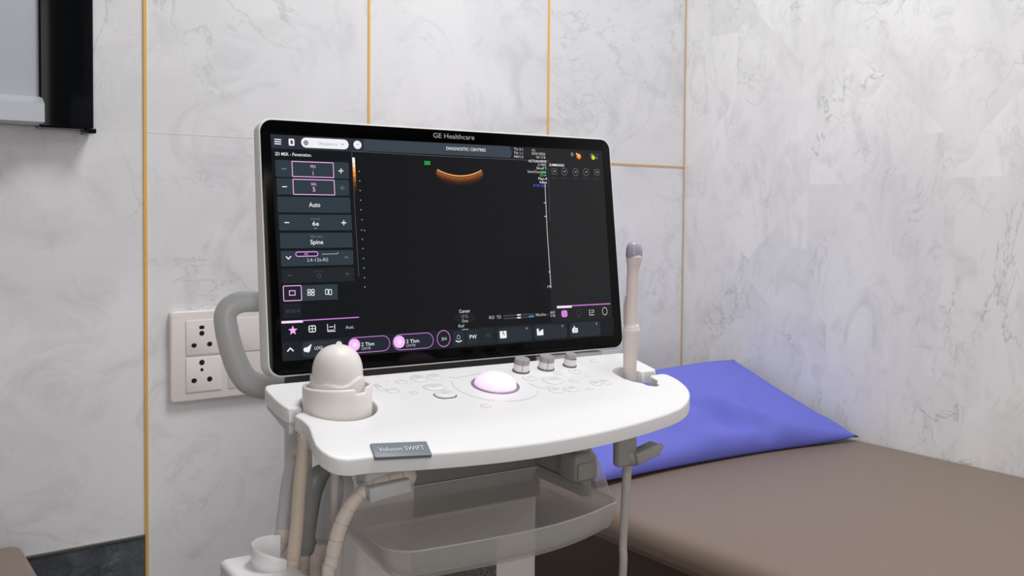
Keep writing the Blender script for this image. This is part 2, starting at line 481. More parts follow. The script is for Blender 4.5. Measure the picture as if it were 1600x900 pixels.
# pillow: soft wedge shape, near edge flat on the mattress, far edge plumped up
Z0 = MTZ + .002
NL, NR = Vector((1.060, 1.205, Z0 + .006)), Vector((1.722, 1.140, Z0 + .008))
FR, FL = Vector((1.716, 1.470, .845)), Vector((1.075, 1.52, .800))
bm = bmesh.new(); NU, NV = 56, 44
top = {}; bot = {}
for i in range(NU + 1):
    for j in range(NV + 1):
        u, vv = i/NU, j/NV
        p = NL.lerp(NR, u).lerp(FL.lerp(FR, u), vv)
        eu, ev = min(u, 1 - u)*2, min(vv, 1 - vv)*2
        k = (1 - (1 - eu)**2.6)**.55*(1 - (1 - ev)**2.6)**(.36 if vv < .5 else .55)
        # edges drawn in between the corners
        p.x += (.5 - u)*.05*(4*vv*(1 - vv)); p.y += (.5 - vv)*.05*(4*u*(1 - u))
        n1 = noise.noise(Vector((u*3.2 + vv*1.5, vv*3.4 - u, 3.3)))
        fold = .010*math.exp(-((u - .60 - .25*vv)/.035)**2)*math.exp(-(vv/.35)**2)
        fold -= .008*math.exp(-((u - .66 - .2*vv)/.03)**2)*math.exp(-(vv/.3)**2)
        q0, q1 = Vector((.22, .80)), Vector((.63, .06)); qd = (q1 - q0).normalized(); qp = Vector((u, vv)) - q0
        al = max(0, min(1, qp.dot(qd)/(q1 - q0).length)); dd_ = qp.dot(Vector((-qd.y, qd.x)))
        env = al*(1 - max(0, al - .97)/.03*.5)
        fold += env*(-.026*math.exp(-(dd_/.035)**2) + .020*math.exp(-((dd_ - .075)/.05)**2)) + .012*math.exp(-((dd_ + .16)/.05)**2)*al
        crease = .010*sin((vv*1.3 - u*.5)*13 + n1*3)*(1 - vv)**1.5
        t = p.copy(); t.z += k*(.052 + .010*n1 + fold + crease*.6)
        d = p.copy(); d.z = p.z - k*(.02 + .5*(p.z - Z0)); d.z = max(d.z, Z0) if k > .05 else p.z
        d.z = min(d.z, Z0 + (d.z - Z0)*max(0, 1 - k*1.6))
        t.x = min(t.x, 1.727)
        top[i, j] = bm.verts.new(t)
        bot[i, j] = top[i, j] if (i in (0, NU) or j in (0, NV)) else bm.verts.new((t.x, p.y, min(d.z, t.z - .001)))
for i in range(NU):
    for j in range(NV):
        bm.faces.new((top[i, j], top[i + 1, j], top[i + 1, j + 1], top[i, j + 1]))
        q = (bot[i, j], bot[i, j + 1], bot[i + 1, j + 1], bot[i + 1, j])
        if set(q) != {top[i, j], top[i + 1, j], top[i + 1, j + 1], top[i, j + 1]}: bm.faces.new(q)
tag(obj('pillow', bm, M_PIL, None, 180), 'blue violet cotton pillow at the head of the brown couch', 'pillow')

# padded stool whose corner shows at the lower left
st = thing('stool', 'square brown padded stool at the lower left, only one corner inside the frame', 'stool', (.02, 1.35, 0))
bm = bmesh.new(); box(bm, -.22, .222, -.22, .222, .62, .682, .018, 5)
obj('seat_cushion', bm, M_BED, st)
for sx in (-1, 1):
    for sy in (-1, 1):
        bm = bmesh.new(); box(bm, sx*.19 - .015, sx*.19 + .015, sy*.19 - .015, sy*.19 + .015, 0, .622, .003); obj('leg', bm, M_BEDW, st)

# ------------------------------------------------------------------ the ultrasound machine
U = thing('ultrasound_machine', 'white wheeled ultrasound machine with large tilted black touch monitor and control console', 'ultrasound machine', CART, radians(-4.13))
XM = -.015
T11 = tan(radians(11)); T18 = tan(radians(18))
def zt(x, y):
    z = .9755 + (y + .02)*T11; e = -.195 - y
    if e > -.02:
        q = (e + .02); z -= (q*q/.08 if q < .04 else e + .0)*T18 if q < .04 else e*T18
    return z
def ct(px, py, f=zt):
    d = cray(px, py); a, c = .6, 2.5
    for _ in range(50):
        m = (a + c)/2; p = ECO + d*m
        if p.z > f(p.x, p.y): a = m
        else: c = m
    return ECO + d*a

def arc(cx, cy, rx, ry, a0, a1, n):
    return [(cx + rx*cos(radians(a0 + (a1 - a0)*i/n)), cy + ry*sin(radians(a0 + (a1 - a0)*i/n))) for i in range(n + 1)]
# outline, clockwise from the rear left corner (rear edge -> right wing -> right slot -> front -> left cup -> left wing)
O = [(-.283, -.024), (.250, -.024), (.2535, -.030), (.2540, -.096), (.2515, -.1005), (.2265, -.1015)]
O += [(.2225, -.0955)] + arc(.205, -.100, .024, .024, 60, 180, 8)[0:] + [(.181, -.118), (.186, -.130), (.195, -.139), (.197, -.149), (.206, -.154), (.2145, -.151), (.2165, -.143), (.2245, -.136), (.2255, -.131), (.2255, -.119), (.2285, -.1160), (.254, -.1150)]
O += [(.2565, -.1220), (.2575, -.1320), (.2565, -.1430), (.2540, -.1540), (.2500, -.1650), (.2450, -.1750), (.2388, -.1845), (.2315, -.1930), (.2230, -.2005), (.2135, -.2070), (.2030, -.2122), (.1915, -.2160)]
for k in range(1, 22):
    x = .1915 - k*(.1915 + .258)/22; u_ = (x + .033)/.2247; O.append((x, -.2170 - .0205*(1 - u_*u_) - (.0045*max(0, -u_)**3)))
O += [(-.262, -.2235), (-.272, -.2205), (-.280, -.215), (-.2855, -.206), (-.2875, -.195), (-.2855, -.180), (-.282, -.165), (-.2795, -.150), (-.2805, -.135), (-.2835, -.122), (-.2825, -.1165), (-.268, -.1150)]
O += arc(-.2265, -.106, .0435, .0455, 194, 194 + 332, 30)
O += [(-.2685, -.1015), (-.283, -.1005), (-.287, -.092), (-.2895, -.070), (-.2905, -.040), (-.288, -.028)]
O = O[::-1]
bm = bmesh.new(); slab(bm, O, zt, lambda x, y: zt(x, y) - .0165, r=.0022, grid=.009, step=.004)
console = obj('console', bm, M_WHITE, U, 50)
console['label'] = 'white control console with rounded palm rest'

# underside tub of the console
def under(x, y): return zt(x, y) - .0164
bm = bmesh.new()
slab(bm, [(-.262, -.028), (.228, -.028), (.228, -.085), (.165, -.12), (.165, -.19), (-.17, -.19), (-.17, -.12), (-.262, -.085)],
     under, lambda x, y: zt(x, y) - .034, r=.0, grid=.03, step=.02)
obj('console_underside', bm, M_DGREY, U)
bm = bmesh.new()
slab(bm, [(-.283, -.02), (-.255, -.02), (-.255, -.10), (-.283, -.10)], lambda x, y: zt(x, y) - .0163, lambda x, y: zt(x, y) - .030, r=.001, grid=0, step=.01)
slab(bm, [(-.280, -.118), (-.255, -.118), (-.262, -.195), (-.274, -.200), (-.2835, -.190), (-.279, -.160)], lambda x, y: zt(x, y) - .0163, lambda x, y: zt(x, y) - .0175 - .0125*max(0, min(1, (y + .195)/.07)), r=.001, grid=0, step=.01)
obj('side_bracket', bm, M_GREY, U)

# keys, seams
TILT = Matrix.Rotation(radians(11), 4, 'X')
def keyframe(px, py, h=0):
    p = ct(px, py); return Matrix.Translation(p + Vector((0, 0, h))) @ TILT
def key(x0, y0, x1, y1, r=.5, h=.0013, dark=False, name='key'):
    a, c = ct(x0, (y0 + y1)/2), ct(x1, (y0 + y1)/2); cy = (a + c)/2
    t, q = ct((x0 + x1)/2, y0), ct((x0 + x1)/2, y1)
    wx, wy = (c.x - a.x)/2, (t.y - q.y)/2/cos(radians(11))
    wy = max(wy, .0025)
    Mk = Matrix.Translation(ct((x0 + x1)/2, (y0 + y1)/2) + Vector((0, 0, h))) @ TILT
    bm = bmesh.new(); plate(bm, rrect(-wx, -wy, wx, wy, min(wx, wy)*r*2, 5), Mk, h + .002, .0005)
    o = obj(name, bm, M_KEY, console)
    b2 = bmesh.new()
    Mg = Matrix.Translation(ct((x0 + x1)/2, (y0 + y1)/2) + Vector((0, 0, .00025))) @ TILT
    g = .0005 if not dark else .0009
    plate(b2, rrect(-wx - g, -wy - g*1.5, wx + g, wy + g, min(wx, wy)*r*2, 5), Mg, .002, 0)
    obj('key_gap', b2, M_DKEY if dark else M_SEAM, console)
for a in [(642, 586, 667, 597), (668, 584, 692, 594.5), (661, 600, 697, 610), (817, 587, 838, 595), (847, 588, 879, 601),
          (889, 577, 908, 584), (890, 592, 903, 598), (857, 605, 880, 615), (881, 603, 904, 612.5), (923, 595, 938, 603), (939, 593, 953, 601),
          (916, 606, 927, 609)]:
    key(*a, h=.0007)
key(678, 612, 713, 623, h=.0022, dark=True)
for a in [(618, 594, 636, 600), (603, 607, 624, 614), (588, 600, 597, 611), (751, 632, 767, 636.5), (640, 612, 652, 616), (866, 580, 876, 586)]:
    key(*a, h=.0003, name='touch_key')
key(922, 562, 935, 566.5, h=.0008, name='power_key')

# track ball with ring, seam ring
TB = ct(774, 602)
fr = Matrix.Translation(TB) @ TILT
bm = bmesh.new(); lathe(bm, [(.0275, -.001), (.0275, .0012), (.0285, .0016), (.0305, .0016), (.0312, .0010), (.0312, -.003)], M=fr, seg=64)
obj('trackball_ring', bm, mat('ring_grey', (150, 148, 156), .35, metal=.3), console)
bm = bmesh.new(); prof = [(.0272, -.001)] + [(.0272*cos(a), .0005 + .0165*sin(a)) for a in [pi/2*k/14 for k in range(15)]]
lathe(bm, prof, M=fr, seg=64); obj('trackball', bm, M_BALL, console)
bm = bmesh.new()
def seam(pts, wd=.0006):
    for p, q in zip(pts, pts[1:]):
        p, q = Vector(p), Vector(q); d = (q - p).normalized(); n = Vector((-d.y, d.x, 0))*wd/2
        v = [Vector(x) + Vector((0, 0, .0003)) for x in (p - n, q - n, q + n, p + n)]
        v = [bm.verts.new((x.x, x.y, zt(x.x, x.y) + .0003)) for x in v]; bm.faces.new(v)
def ringseam(rx, a0, a1):
    seam([(TB.x + rx*cos(radians(a0 + (a1 - a0)*k/24)), TB.y + rx*cos(radians(11))*sin(radians(a0 + (a1 - a0)*k/24)), 0) for k in range(25)], .0007)
for fn in (lambda: ringseam(.0555, 150, 238), lambda: ringseam(.0555, 252, 325),
           lambda: seam([(TB.x + .047, TB.y - .005, 0), (TB.x + .052, TB.y - .022, 0), (TB.x + .058, TB.y - .026, 0), (TB.x + .075, TB.y - .020, 0)], .0007),
           lambda: seam([(TB.x - .045, TB.y + .042, 0), (TB.x - .038, TB.y + .036, 0), (TB.x + .012, TB.y + .044, 0), (TB.x + .018, TB.y + .050, 0)], .0007)):
    bm = bmesh.new(); fn(); obj('panel_seam', bm, M_SEAM, console, 0)
def mark(px, py, kind, hh=.0007):
    b3 = bmesh.new()
    c = ct(px, py); M2 = Matrix.Translation(c + Vector((0, 0, hh + .0003))) @ TILT
    if kind == 'ring': P_ = [(.0022*cos(2*pi*k/14), .0018*sin(2*pi*k/14)) for k in range(15)]
    elif kind == 'bar': P_ = [(-.0028, -.0004), (-.0010, .0007), (.0008, -.0006), (.0028, .0005)]
    else: P_ = [(-.0024, .0012), (-.0024, -.0012), (.0024, -.0012), (.0024, .0012), (-.0024, .0012)]
    for p, q in zip(P_, P_[1:]):
        p, q = Vector(p), Vector(q); d = (q - p).normalized(); n = Vector((-d.y, d.x))*.00025
        b3.faces.new([b3.verts.new(M2 @ Vector((w2.x, w2.y, 0))) for w2 in (p - n, q - n, q + n, p + n)])
    obj('key_symbol', b3, M_SEAM, console, 0)
for px, py, kd in ((654, 591, 'bar'), (680, 589, 'bar'), (679, 605, 'box'), (827, 591, 'bar'), (863, 594, 'bar'), (898, 580, 'ring'), (868, 610, 'bar'), (892, 607.5, 'box'), (930, 599, 'ring'), (946, 597, 'bar')): mark(px, py, kd)
mark(695, 617, 'ring', .0022)
for px, py, kd in ((592, 588, 'bar'), (640, 600, 'bar'), (606, 596, 'bar'), (628, 618, 'bar'), (908, 592, 'bar'), (916, 588, 'ring')): mark(px, py, kd, .0002)

# rotary knobs
for px, py, top in ((814, 580, 0), (853, 576, 0), (890, 571.5, 1)):
    kf = keyframe(px, py)
    bm = bmesh.new(); r = .0105 if not top else .0086
    lathe(bm, [(0, .001), (r, .001), (r, .0105), (r*.985, .0108)], M=kf, seg=48, mi=0)
    if not top: lathe(bm, [(r*.985, .0108), (r*.985, .0170), (r*.93, .0180), (0, .0183)], M=kf, seg=48, mi=1)
    else:
        lathe(bm, [(r*.985, .0108), (r*.96, .0165), (r*.85, .0178), (0, .0182)], M=kf, seg=48, mi=1, sy=.8)
    lathe(bm, [(0, .0006), (r + .0012, .0006), (r + .0012, .0016), (r, .0016)], M=kf, seg=48, mi=2)
    if not top:
        n = Matrix.Rotation(radians(-25), 4, 'Z')
        box(bm, -.0003, .0003, -r - .0002, -r + .001, .002, .017, M=kf @ n, mi=2)
    obj('rotary_knob', bm, [M_WARM, mat('knob_grey', (166, 164, 170), .4), M_DKEY], console)

# name plate on the front edge
pl, prr, ptop, pbot = ct(581, 706), ct(670, 702), ct(625, 695), ct(627, 709)
fd = prr - pl; ex = fd.normalized(); ez = ex.cross(ptop - pbot).normalized(); ey = ez.cross(ex)
pc = (pl + prr)/2*.5 + (ptop + pbot)/2*.5 + ez*.0022 - ey*.0012
Mn = Matrix((ex, ey, ez)).transposed().to_4x4(); Mn.translation = pc
bm = bmesh.new(); hw = fd.length/2; hh = .0112
plate(bm, rrect(-hw, -hh, hw, hh, .0016), Mn, .004, .0007, mi=0)
add_text(bm, 'Voluson SWIFT', Mn @ Matrix.Translation((0, -.0030, .0006)), .0066, hw*1.62, 0, 1)
obj('name_plate', bm, [mat('slate_grey_plastic', (122, 130, 140), .45), mat('pale_lettering', (222, 226, 232), .5)], console)['label'] = 'grey name plate with pale lettering'

# ---- monitor
MW, MH = .55, .3225
def wedge_back(bm):
    P = rrect(-MW/2, 0, MW/2, MH, .017, 7); n = len(P)
    loops = []
    for y, ins, th in ((.0006, .0006, 0), (0, .0022, 0)): pass
    def loop(ins, yf):
        cx, cz = 0, MH/2
        return [bm.verts.new((px*(1 - ins/(MW/2)), yf(pz), cz + (pz - cz)*(1 - ins/(MH/2)))) for px, pz in P]
    ls = [loop(.003, lambda z: -.0000), loop(.0009, lambda z: -.0001), loop(.0, lambda z: .0016),
          loop(0, lambda z: .030 - .012*z/MH), loop(.006, lambda z: .036 - .013*z/MH), loop(.03, lambda z: .041 - .013*z/MH)]
    for a, c in zip(ls, ls[1:]):
        for k in range(n): bm.faces.new((a[k], a[(k + 1) % n], c[(k + 1) % n], c[k]))
    bm.faces.new(ls[0][::-1]); bm.faces.new(ls[-1])
bm = bmesh.new(); wedge_back(bm)
monitor = obj('monitor', bm, M_RIM, U, 35)
monitor.location = (0, 0, MZ); monitor.rotation_euler = (MT, 0, 0)
monitor['label'] = 'flat monitor with white shell and black glass front'
def FM(u, v_, off): return Matrix(((1, 0, 0, u), (0, 0, -1, -off), (0, 1, 0, v_), (0, 0, 0, 1)))
bm = bmesh.new(); plate(bm, rrect(-MW/2 + .0024, .0024, MW/2 - .0024, MH - .0024, .0155, 7), FM(0, 0, .0008), .0012, .0003)
g = mon(709, 217)
h = (mon(709, 209) - mon(709, 217)).length
w_ = mon(741, 214).x - mon(677, 212).x
add_text(bm, 'GE Healthcare', FM(g.x, g.y, .00095), h*.94, w_, 0, 1)
obj('screen_glass', bm, [M_BLACK, mat('bezel_lettering', (172, 174, 176), .5)], monitor)['label'] = 'black glass bezel with grey lettering'

class UI:
    def __init__(s): s.bm = bmesh.new(); s.cols = {}; s.mats = []
    def mi(s, c):
        if c not in s.cols:
            s.cols[c] = len(s.mats)
            s.mats.append(mat('display_%d_%d_%d' % c, tuple(int(x*.25) for x in c), .25, .2, emis=c, es=1.0))
        return s.cols[c]
    def poly(s, P, c, l):
        try: f = s.bm.faces.new([s.bm.verts.new((p[0], -.0010 - l*.00013, p[1])) for p in P]); f.material_index = s.mi(c)
        except ValueError: pass
    def ext(s, x0, y0, x1, y1):
        a, b_ = mon(x0, (y0 + y1)/2).x, mon(x1, (y0 + y1)/2).x; c, d = mon((x0 + x1)/2, y1).y, mon((x0 + x1)/2, y0).y
        return a, c, b_, d
    def rect(s, x0, y0, x1, y1, c, l=1, r=0):
        a, b_, d, e = s.ext(x0, y0, x1, y1)
        s.poly(rrect(a, b_, d, e, r, 5) if r else [(a, b_), (d, b_), (d, e), (a, e)], c, l)
    def quad(s, pts, c, l=1): s.poly([mon(*p) for p in pts], c, l)
    def frame(s, x0, y0, x1, y1, c, l=2, r=.001, wd=.0011, fill=None):
        a, b_, d, e = s.ext(x0, y0, x1, y1); A = rrect(a, b_, d, e, r, 6); B = rrect(a + wd, b_ + wd, d - wd, e - wd, max(r - wd, .0003), 6)
        for k in range(len(A)): q = (k + 1) % len(A); s.poly([A[k], A[q], B[q], B[k]], c, l)
        if fill: s.poly(B, fill, l)
    def disc(s, px, py, rp, c, l=2, sq=1):
        p = mon(px, py); r = (mon(px + rp, py) - p).length; s.poly([(p.x + r*cos(2*pi*k/24), p.y + r*sq*sin(2*pi*k/24)) for k in range(24)], c, l)
    def ringc(s, px, py, rp, c, l=2, wd=.0009, sq=1):
        p = mon(px, py); r = (mon(px + rp, py) - p).length
        for k in range(24):
            a, b_ = 2*pi*k/24, 2*pi*(k + 1)/24
            s.poly([(p.x + (r - w_)*cos(t), p.y + (r - w_)*sq*sin(t)) for w_, t in ((0, a), (0, b_), (wd, b_), (wd, a))], c, l)
    def line(s, pts, c, wd=.0009, l=2):
        P = [mon(*p) for p in pts]
        for p, q in zip(P, P[1:]):
            d = (q - p).normalized(); n = Vector((-d.y, d.x))*wd/2; e = d*wd*.2
            s.poly([p - n - e, q - n + e, q + n + e, p + n - e], c, l)
    def text(s, px, py, t, cap, c, width=None, l=3, bold=.0, align='CENTER'):
        # px,py = centre of the word
        p = mon(px, py); hh = (mon(px, py - cap/2) - mon(px, py + cap/2)).length
        wv = (mon(px + width/2, py) - mon(px - width/2, py)).length if width else None
        add_text(s.bm, t, FM(p.x, p.y - hh/2, .0010 + l*.00013), hh, wv, bold, s.mi(c), align)
WH, LG, MG, DG = (235, 236, 240), (190, 194, 198), (120, 126, 132), (66, 72, 78)
PK, PU = (233, 178, 236), (196, 120, 204)
BT = (46, 57, 65)
ui = UI()
ui.quad([(422, 210), (940, 236), (957.5, 524), (441, 564.5)], (19, 20, 24), 0)
ui.quad([(422, 210), (568, 217.5), (568, 238), (424, 232)], (43, 46, 58), 1)
ui.quad([(568, 217.5), (796, 229), (800, 238), (797, 247), (568, 236)], (56, 66, 75), 1)
ui.quad([(796, 229), (940, 236), (957.5, 524), (862, 532), (853, 250), (800, 247)], (30, 31, 33), 1)
ui.quad([(441, 534), (958, 497), (957.5, 524), (441, 564.5)], (26, 31, 37), 1)
ui.quad([(441, 505), (561, 499), (562, 524), (441, 531)], (20, 22, 28), 1)
for k in range(3): ui.line([(428.5, 218 + 3.4*k), (438.5, 218.5 + 3.4*k)], WH, .0013)
ui.rect(450.5, 217, 459.5, 228, WH, 2, .0015); ui.rect(453.3, 219.5, 457, 225.5, (70, 74, 84), 3, .0006)
ui.rect(470, 216.8, 544, 232.3, WH, 2, .0075); ui.ringc(477.5, 223.5, 3.6, (40, 42, 50), 3, .0012); ui.disc(477.5, 223.5, 1.3, (40, 42, 50), 3)
ui.text(511, 225, 'Obstetrics', 4.2, (150, 152, 158), 30); ui.line([(533, 225.5), (536, 226)], (120, 122, 130), .001, 3)
ui.disc(558, 226.6, 6.2, WH); ui.line([(557, 226), (559.5, 226.2)], (140, 140, 146), .001, 3)
ui.text(458, 241.5, '2D MSK - Penetration.', 5, WH, 57, bold=.004)
ui.line([(549, 236.5), (700, 245), (858, 252)], (92, 96, 100), .0006)
ui.line([(549, 236.5), (554, 330), (560, 432)], (84, 88, 92), .0006)
# parameter rows
def row(x0, y0, x1, y1, c=BT): ui.rect(x0, y0, x1, y1, c, 2, .0012)
row(430, 252, 544.5, 278); row(432, 280, 545, 305); row(433, 308, 547, 332.5); row(435, 335.5, 549, 360); row(437, 364, 550, 387.5); row(438.5, 391.5, 551.5, 415); row(440, 419, 553, 441, (32, 36, 40))
ui.frame(455.5, 253, 521, 277.5, PK, 3, .0008, .0010); ui.frame(457, 280.5, 522.5, 305, PK, 3, .0008, .0010)
ui.text(488.5, 260.5, 'PRS', 4.4, PK, 8, 4); ui.text(488.7, 265.4, '*', 2, PK, None, 4); ui.text(488.5, 271, '1', 6, PK, None, 4)
ui.text(489.5, 288, 'SRI', 4.2, PK, 8, 4); ui.text(490, 296, '5', 7, PK, None, 4, .01)
def minus(x, y, c=WH): ui.line([(x - 3.4, y), (x + 3.4, y)], c, .0012, 4)
def plus(x, y, c=WH): ui.line([(x - 3.6, y), (x + 3.6, y)], c, .0012, 4); ui.line([(x, y - 3.6), (x, y + 3.6)], c, .0012, 4)
minus(443, 264, MG); plus(532, 267.3); minus(444, 292); plus(534, 293.8, (100, 106, 112)); minus(447.5, 348); plus(536.5, 348.3)
ui.text(491, 320, 'Auto', 7, WH, 17.5, 4, .008); ui.text(492, 342, 'Grey map', 3, MG, 14, 4); ui.text(492.5, 349.5, '6e', 6.6, WH, 10, 4, .008)
ui.text(492.5, 357, '\u00b7', 3, WH, 4, 4)
ui.text(494, 369.5, 'Skin tone', 3.6, MG, 19, 4); ui.text(494.3, 378.2, 'Spine', 6.8, WH, 20, 4, .008)
ui.line([(446.5, 401), (450, 405), (453.8, 400.8)], WH, .0013, 4); ui.frame(461, 393.2, 496.5, 401, PK, 4, .0035, .0009, (44, 26, 56)); ui.text(478, 397, 'H1', 4, PK, 5, 5)
ui.line([(502, 397.4), (527, 396.6), (527.5, 394)], LG, .0006, 4); ui.text(496, 406, 'L4-12t-RS', 5.2, LG, 32, 4); ui.line([(537, 403.5), (540, 401), (543.5, 403.5)], MG, .0008, 4)
minus(452, 430.5, DG); plus(542, 428, DG); ui.text(498, 424.3, 'Focal', 3, DG, 13, 4); ui.ringc(498, 431.5, 3.2, DG, 4); ui.text(498, 438.4, '\u00b7', 3, DG, 3, 4)
# layout icons
ui.rect(442, 445.5, 527, 469.8, BT, 2, .001); ui.frame(441.8, 446, 471, 470.5, PK, 3, .0016, .0010, (30, 32, 42)); ui.frame(451, 453.8, 461, 462, PK, 4, .0003, .0010)
for dx in (-3, 2.9):
    for dy in (-3, 2.4): ui.frame(485.3 + dx - 2.6, 457.2 + dy - 2.4, 485.3 + dx + 2.6, 457.2 + dy + 2.6, WH, 4, .0012, .0009)
ui.frame(507.3, 451.6, 512.6, 460.6, WH, 4, .0014, .0009); ui.frame(512.6, 452, 518, 461, WH, 4, .0014, .0009)
ui.rect(442, 474, 470.5, 497, (27, 32, 38), 2, .001); ui.text(456.5, 486, 'VOA 4', 5.6, DG, 21, 4)
ui.line([(440, 503.7), (472, 502.2)], (246, 214, 244), .0030, 3); ui.line([(472, 501), (560, 495.8)], PU, .0014, 3)
def star(px, py, rp, c):
    p = mon(px, py); r = (mon(px + rp, py) - p).length
    for k in range(5):
        a = pi/2 + 2*pi*k/5
        ui.poly([(p.x, p.y), (p.x + .42*r*cos(a - pi/5), p.y + .42*r*sin(a - pi/5)), (p.x + r*cos(a), p.y + r*sin(a)), (p.x + .42*r*cos(a + pi/5), p.y + .42*r*sin(a + pi/5))], c, 4)
star(457, 516.5, 7.6, (240, 176, 244))
ui.frame(481.5, 508.5, 493, 519.3, WH, 4, .0022, .0011); ui.line([(483, 514), (492, 513.6)], WH, .0008, 4); ui.line([(487.2, 509.5), (487.4, 518.5)], WH, .0008, 4)
ui.line([(511, 506.5), (511.5, 518), (523.5, 517.4)], WH, .0009, 4); ui.line([(514, 511), (520, 510.6)], WH, .0009, 4); ui.line([(522.3, 507), (522.6, 514)], WH, .0009, 4); ui.line([(513, 516), (522, 515.5)], LG, .0010, 4)
ui.text(546, 511, 'Acet.', 5, LG, 13, 4)
ui.line([(448.6, 549), (453, 544), (457.8, 548.4)], WH, .0016, 4)
ui.rect(471, 532, 536, 557, (44, 50, 56), 2, .006)
ui.quad([(473.5, 546.5), (486.5, 537.3), (483, 549.5), (480.5, 551)], WH, 4); ui.disc(477, 546.5, 3.4, WH, 4); ui.text(497, 543.5, 'LOGI', 5, WH, 12, 4); ui.disc(529, 538.5, 5, (214, 214, 218), 4)
for x0, y0, x1, y1 in ((543, 525.6, 609, 550.5), (613, 521, 677, 545.8)):
    ui.frame(x0, y0, x1, y1, PU, 3, .0105, .0009, (32, 38, 50)); ui.disc(x0 + 10.2, (y0 + y1)/2 + .8, 8.8, (244, 186, 246), 4); ui.disc(x0 + 10.8, (y0 + y1)/2 + .8, 3.4, (252, 222, 252), 5)
    ui.text(x0 + 31, (y0 + y1)/2 - .6, '2 Thm', 5.6, WH, 20, 5, .004); ui.text(x0 + 28, (y0 + y1)/2 + 6.2, 'CH/TB', 3.8, LG, 14, 5)
ui.ringc(692.5, 529, 10.6, PU, 3, .0010, 1.1); ui.text(693, 529.3, '2H', 4.6, LG, 8, 4, .01)
ui.rect(707.5, 517, 725.5, 539.5, (34, 42, 49), 2, .002); ui.rect(728, 515, 746.5, 537.5, (34, 42, 49), 2, .002); ui.rect(746.5, 512.5, 771, 536, (30, 36, 42), 2, .005)
ui.ringc(715.6, 527, 2.6, LG, 4, .0006, 1.2); ui.line([(711.5, 532.6), (716, 534.3), (720.5, 532.2)], WH, .0014, 4); ui.text(738.3, 526.2, 'PW', 6.2, WH, 11, 4, .004); ui.text(761.5, 524.2, 'M0', 5.4, DG, 7, 4)
for x0, y0, x1, y1 in ((776.5, 511, 830, 533.5), (834, 507, 885, 529.5), (890, 503, 937.5, 525.5)): ui.rect(x0, y0, x1, y1, (38, 46, 52), 2, .005)
ui.rect(780.2, 517.2, 790.6, 528.5, WH, 4, .0008); ui.line([(783.5, 521), (786.8, 521), (786.8, 524)], (30, 36, 42), .0010, 5); ui.line([(785, 517.5), (785.2, 519.5)], (30, 36, 42), .0012, 5)
ui.rect(838, 513.5, 848, 524, WH, 4, .0008); ui.quad([(841, 513), (848.5, 512.5), (845, 517.5), (841, 518.5)], (38, 46, 52), 5); ui.line([(841.5, 519), (846.4, 515.5)], WH, .0012, 6)
ui.rect(893.2, 512.5, 902, 520, WH, 4, .0018); ui.line([(897, 513.5), (896, 510.2)], WH, .0022, 4); ui.ringc(898, 516.3, 2, (60, 66, 72), 5, .0007)
for q in ((822, 511.8), (877.8, 508), (931, 504.4)): ui.line([q, (q[0] + .2, q[1] + 2.6)], LG, .0010, 4)
ui.line([(870, 480), (892, 479)], (248, 220, 248), .0034, 3); ui.line([(892, 477.8), (952.5, 474.6)], PU, .0016, 3)
ui.rect(876.5, 485, 885.5, 495.5, (226, 150, 232), 4, .0032); ui.ringc(881, 490.3, 2.8, (90, 40, 100), 5, .0008); ui.ringc(903.5, 489, 3.6, DG, 4, .0007, 1.2)
ui.line([(920, 484), (920.4, 492.4), (927.4, 491.8)], LG, .0011, 4); ui.line([(922.5, 485), (926.5, 484.6)], LG, .0010, 4); ui.line([(922.5, 488.5), (926.5, 488.2), (926.8, 485)], LG, .0009, 4)
ui.ringc(944, 486.3, 4, LG, 4, .0008, 1.25)
ui.disc(726, 496.5, 17, (28, 30, 34), 2, .45)
ui.text(725, 486, 'Cursor', 5, WH, 17, 4); ui.text(725.3, 494, '(11)', 4.6, PU, 9, 4); ui.text(726, 501.3, 'Dots', 4.4, LG, 9, 4); ui.text(719.7, 509.2, 'Ref', 4.6, LG, 9, 4); ui.text(726, 514.3, 'value', 2.6, LG, 10, 4)
ui.text(767.5, 496, 'RO', 5, LG, 8, 4); ui.text(778.7, 495.4, 'TO', 5, LG, 7, 4)
for dy in (0, 4.3): ui.line([(786.5, 493.6 + dy), (833, 490.6 + dy)], (58, 63, 68), .0022, 2); ui.line([(807.5, 492.3 + dy), (812.4, 492 + dy)], WH, .0018, 4)
ui.line([(825.6, 494.6), (833.2, 494)], (60, 150, 190), .0020, 4)
ui.text(846, 491.5, '90uGts -', 4, LG, 20, 4); ui.text(862.3, 488, '60', 4, LG, 7, 4); ui.text(862.3, 493.2, '10', 4, LG, 7, 4)
# header text and data columns
ui.text(727.5, 233.4, 'DIAGNOSTIC CENTRES', 4.8, WH, 61, 4, .004)
for k, t in enumerate(('TIs 0.1', 'TIb 1.1', 'PRF13')): ui.text(809.5, 233.3 + k*6, t, 3.8, LG, 14, 4, .004)
for k, (t, c, x, wd_) in enumerate((('V.K.', LG, 833, 6), ('02/01/2026', LG, 840.5, 21), ('GA 12 B', LG, 844, 14), ('ACTUALNEWS', WH, 839, 28), ('[1/00]', LG, 846, 12), ('Bioeff S', LG, 845, 15),
        ('SwitchTest', LG, 833, 19), ('C1-4', LG, 847.5, 9), ('Pen-4', WH, 847, 13), ('6.8cm', WH, 848, 11), ('DVR 50/1', (92, 88, 236), 843, 20))):
    ui.text(x, 235 + k*5.45 + (.8 if k > 2 else 0), t, 3.8, c, wd_, 4, .004)
ui.line([(844, 269.2), (852, 269.5)], (60, 190, 84), .0030, 4)
ui.line([(850.6, 287), (854, 360), (860, 450)], (205, 208, 210), .0010, 4); ui.line([(856, 262), (858.5, 345)], (78, 80, 82), .0006, 3)
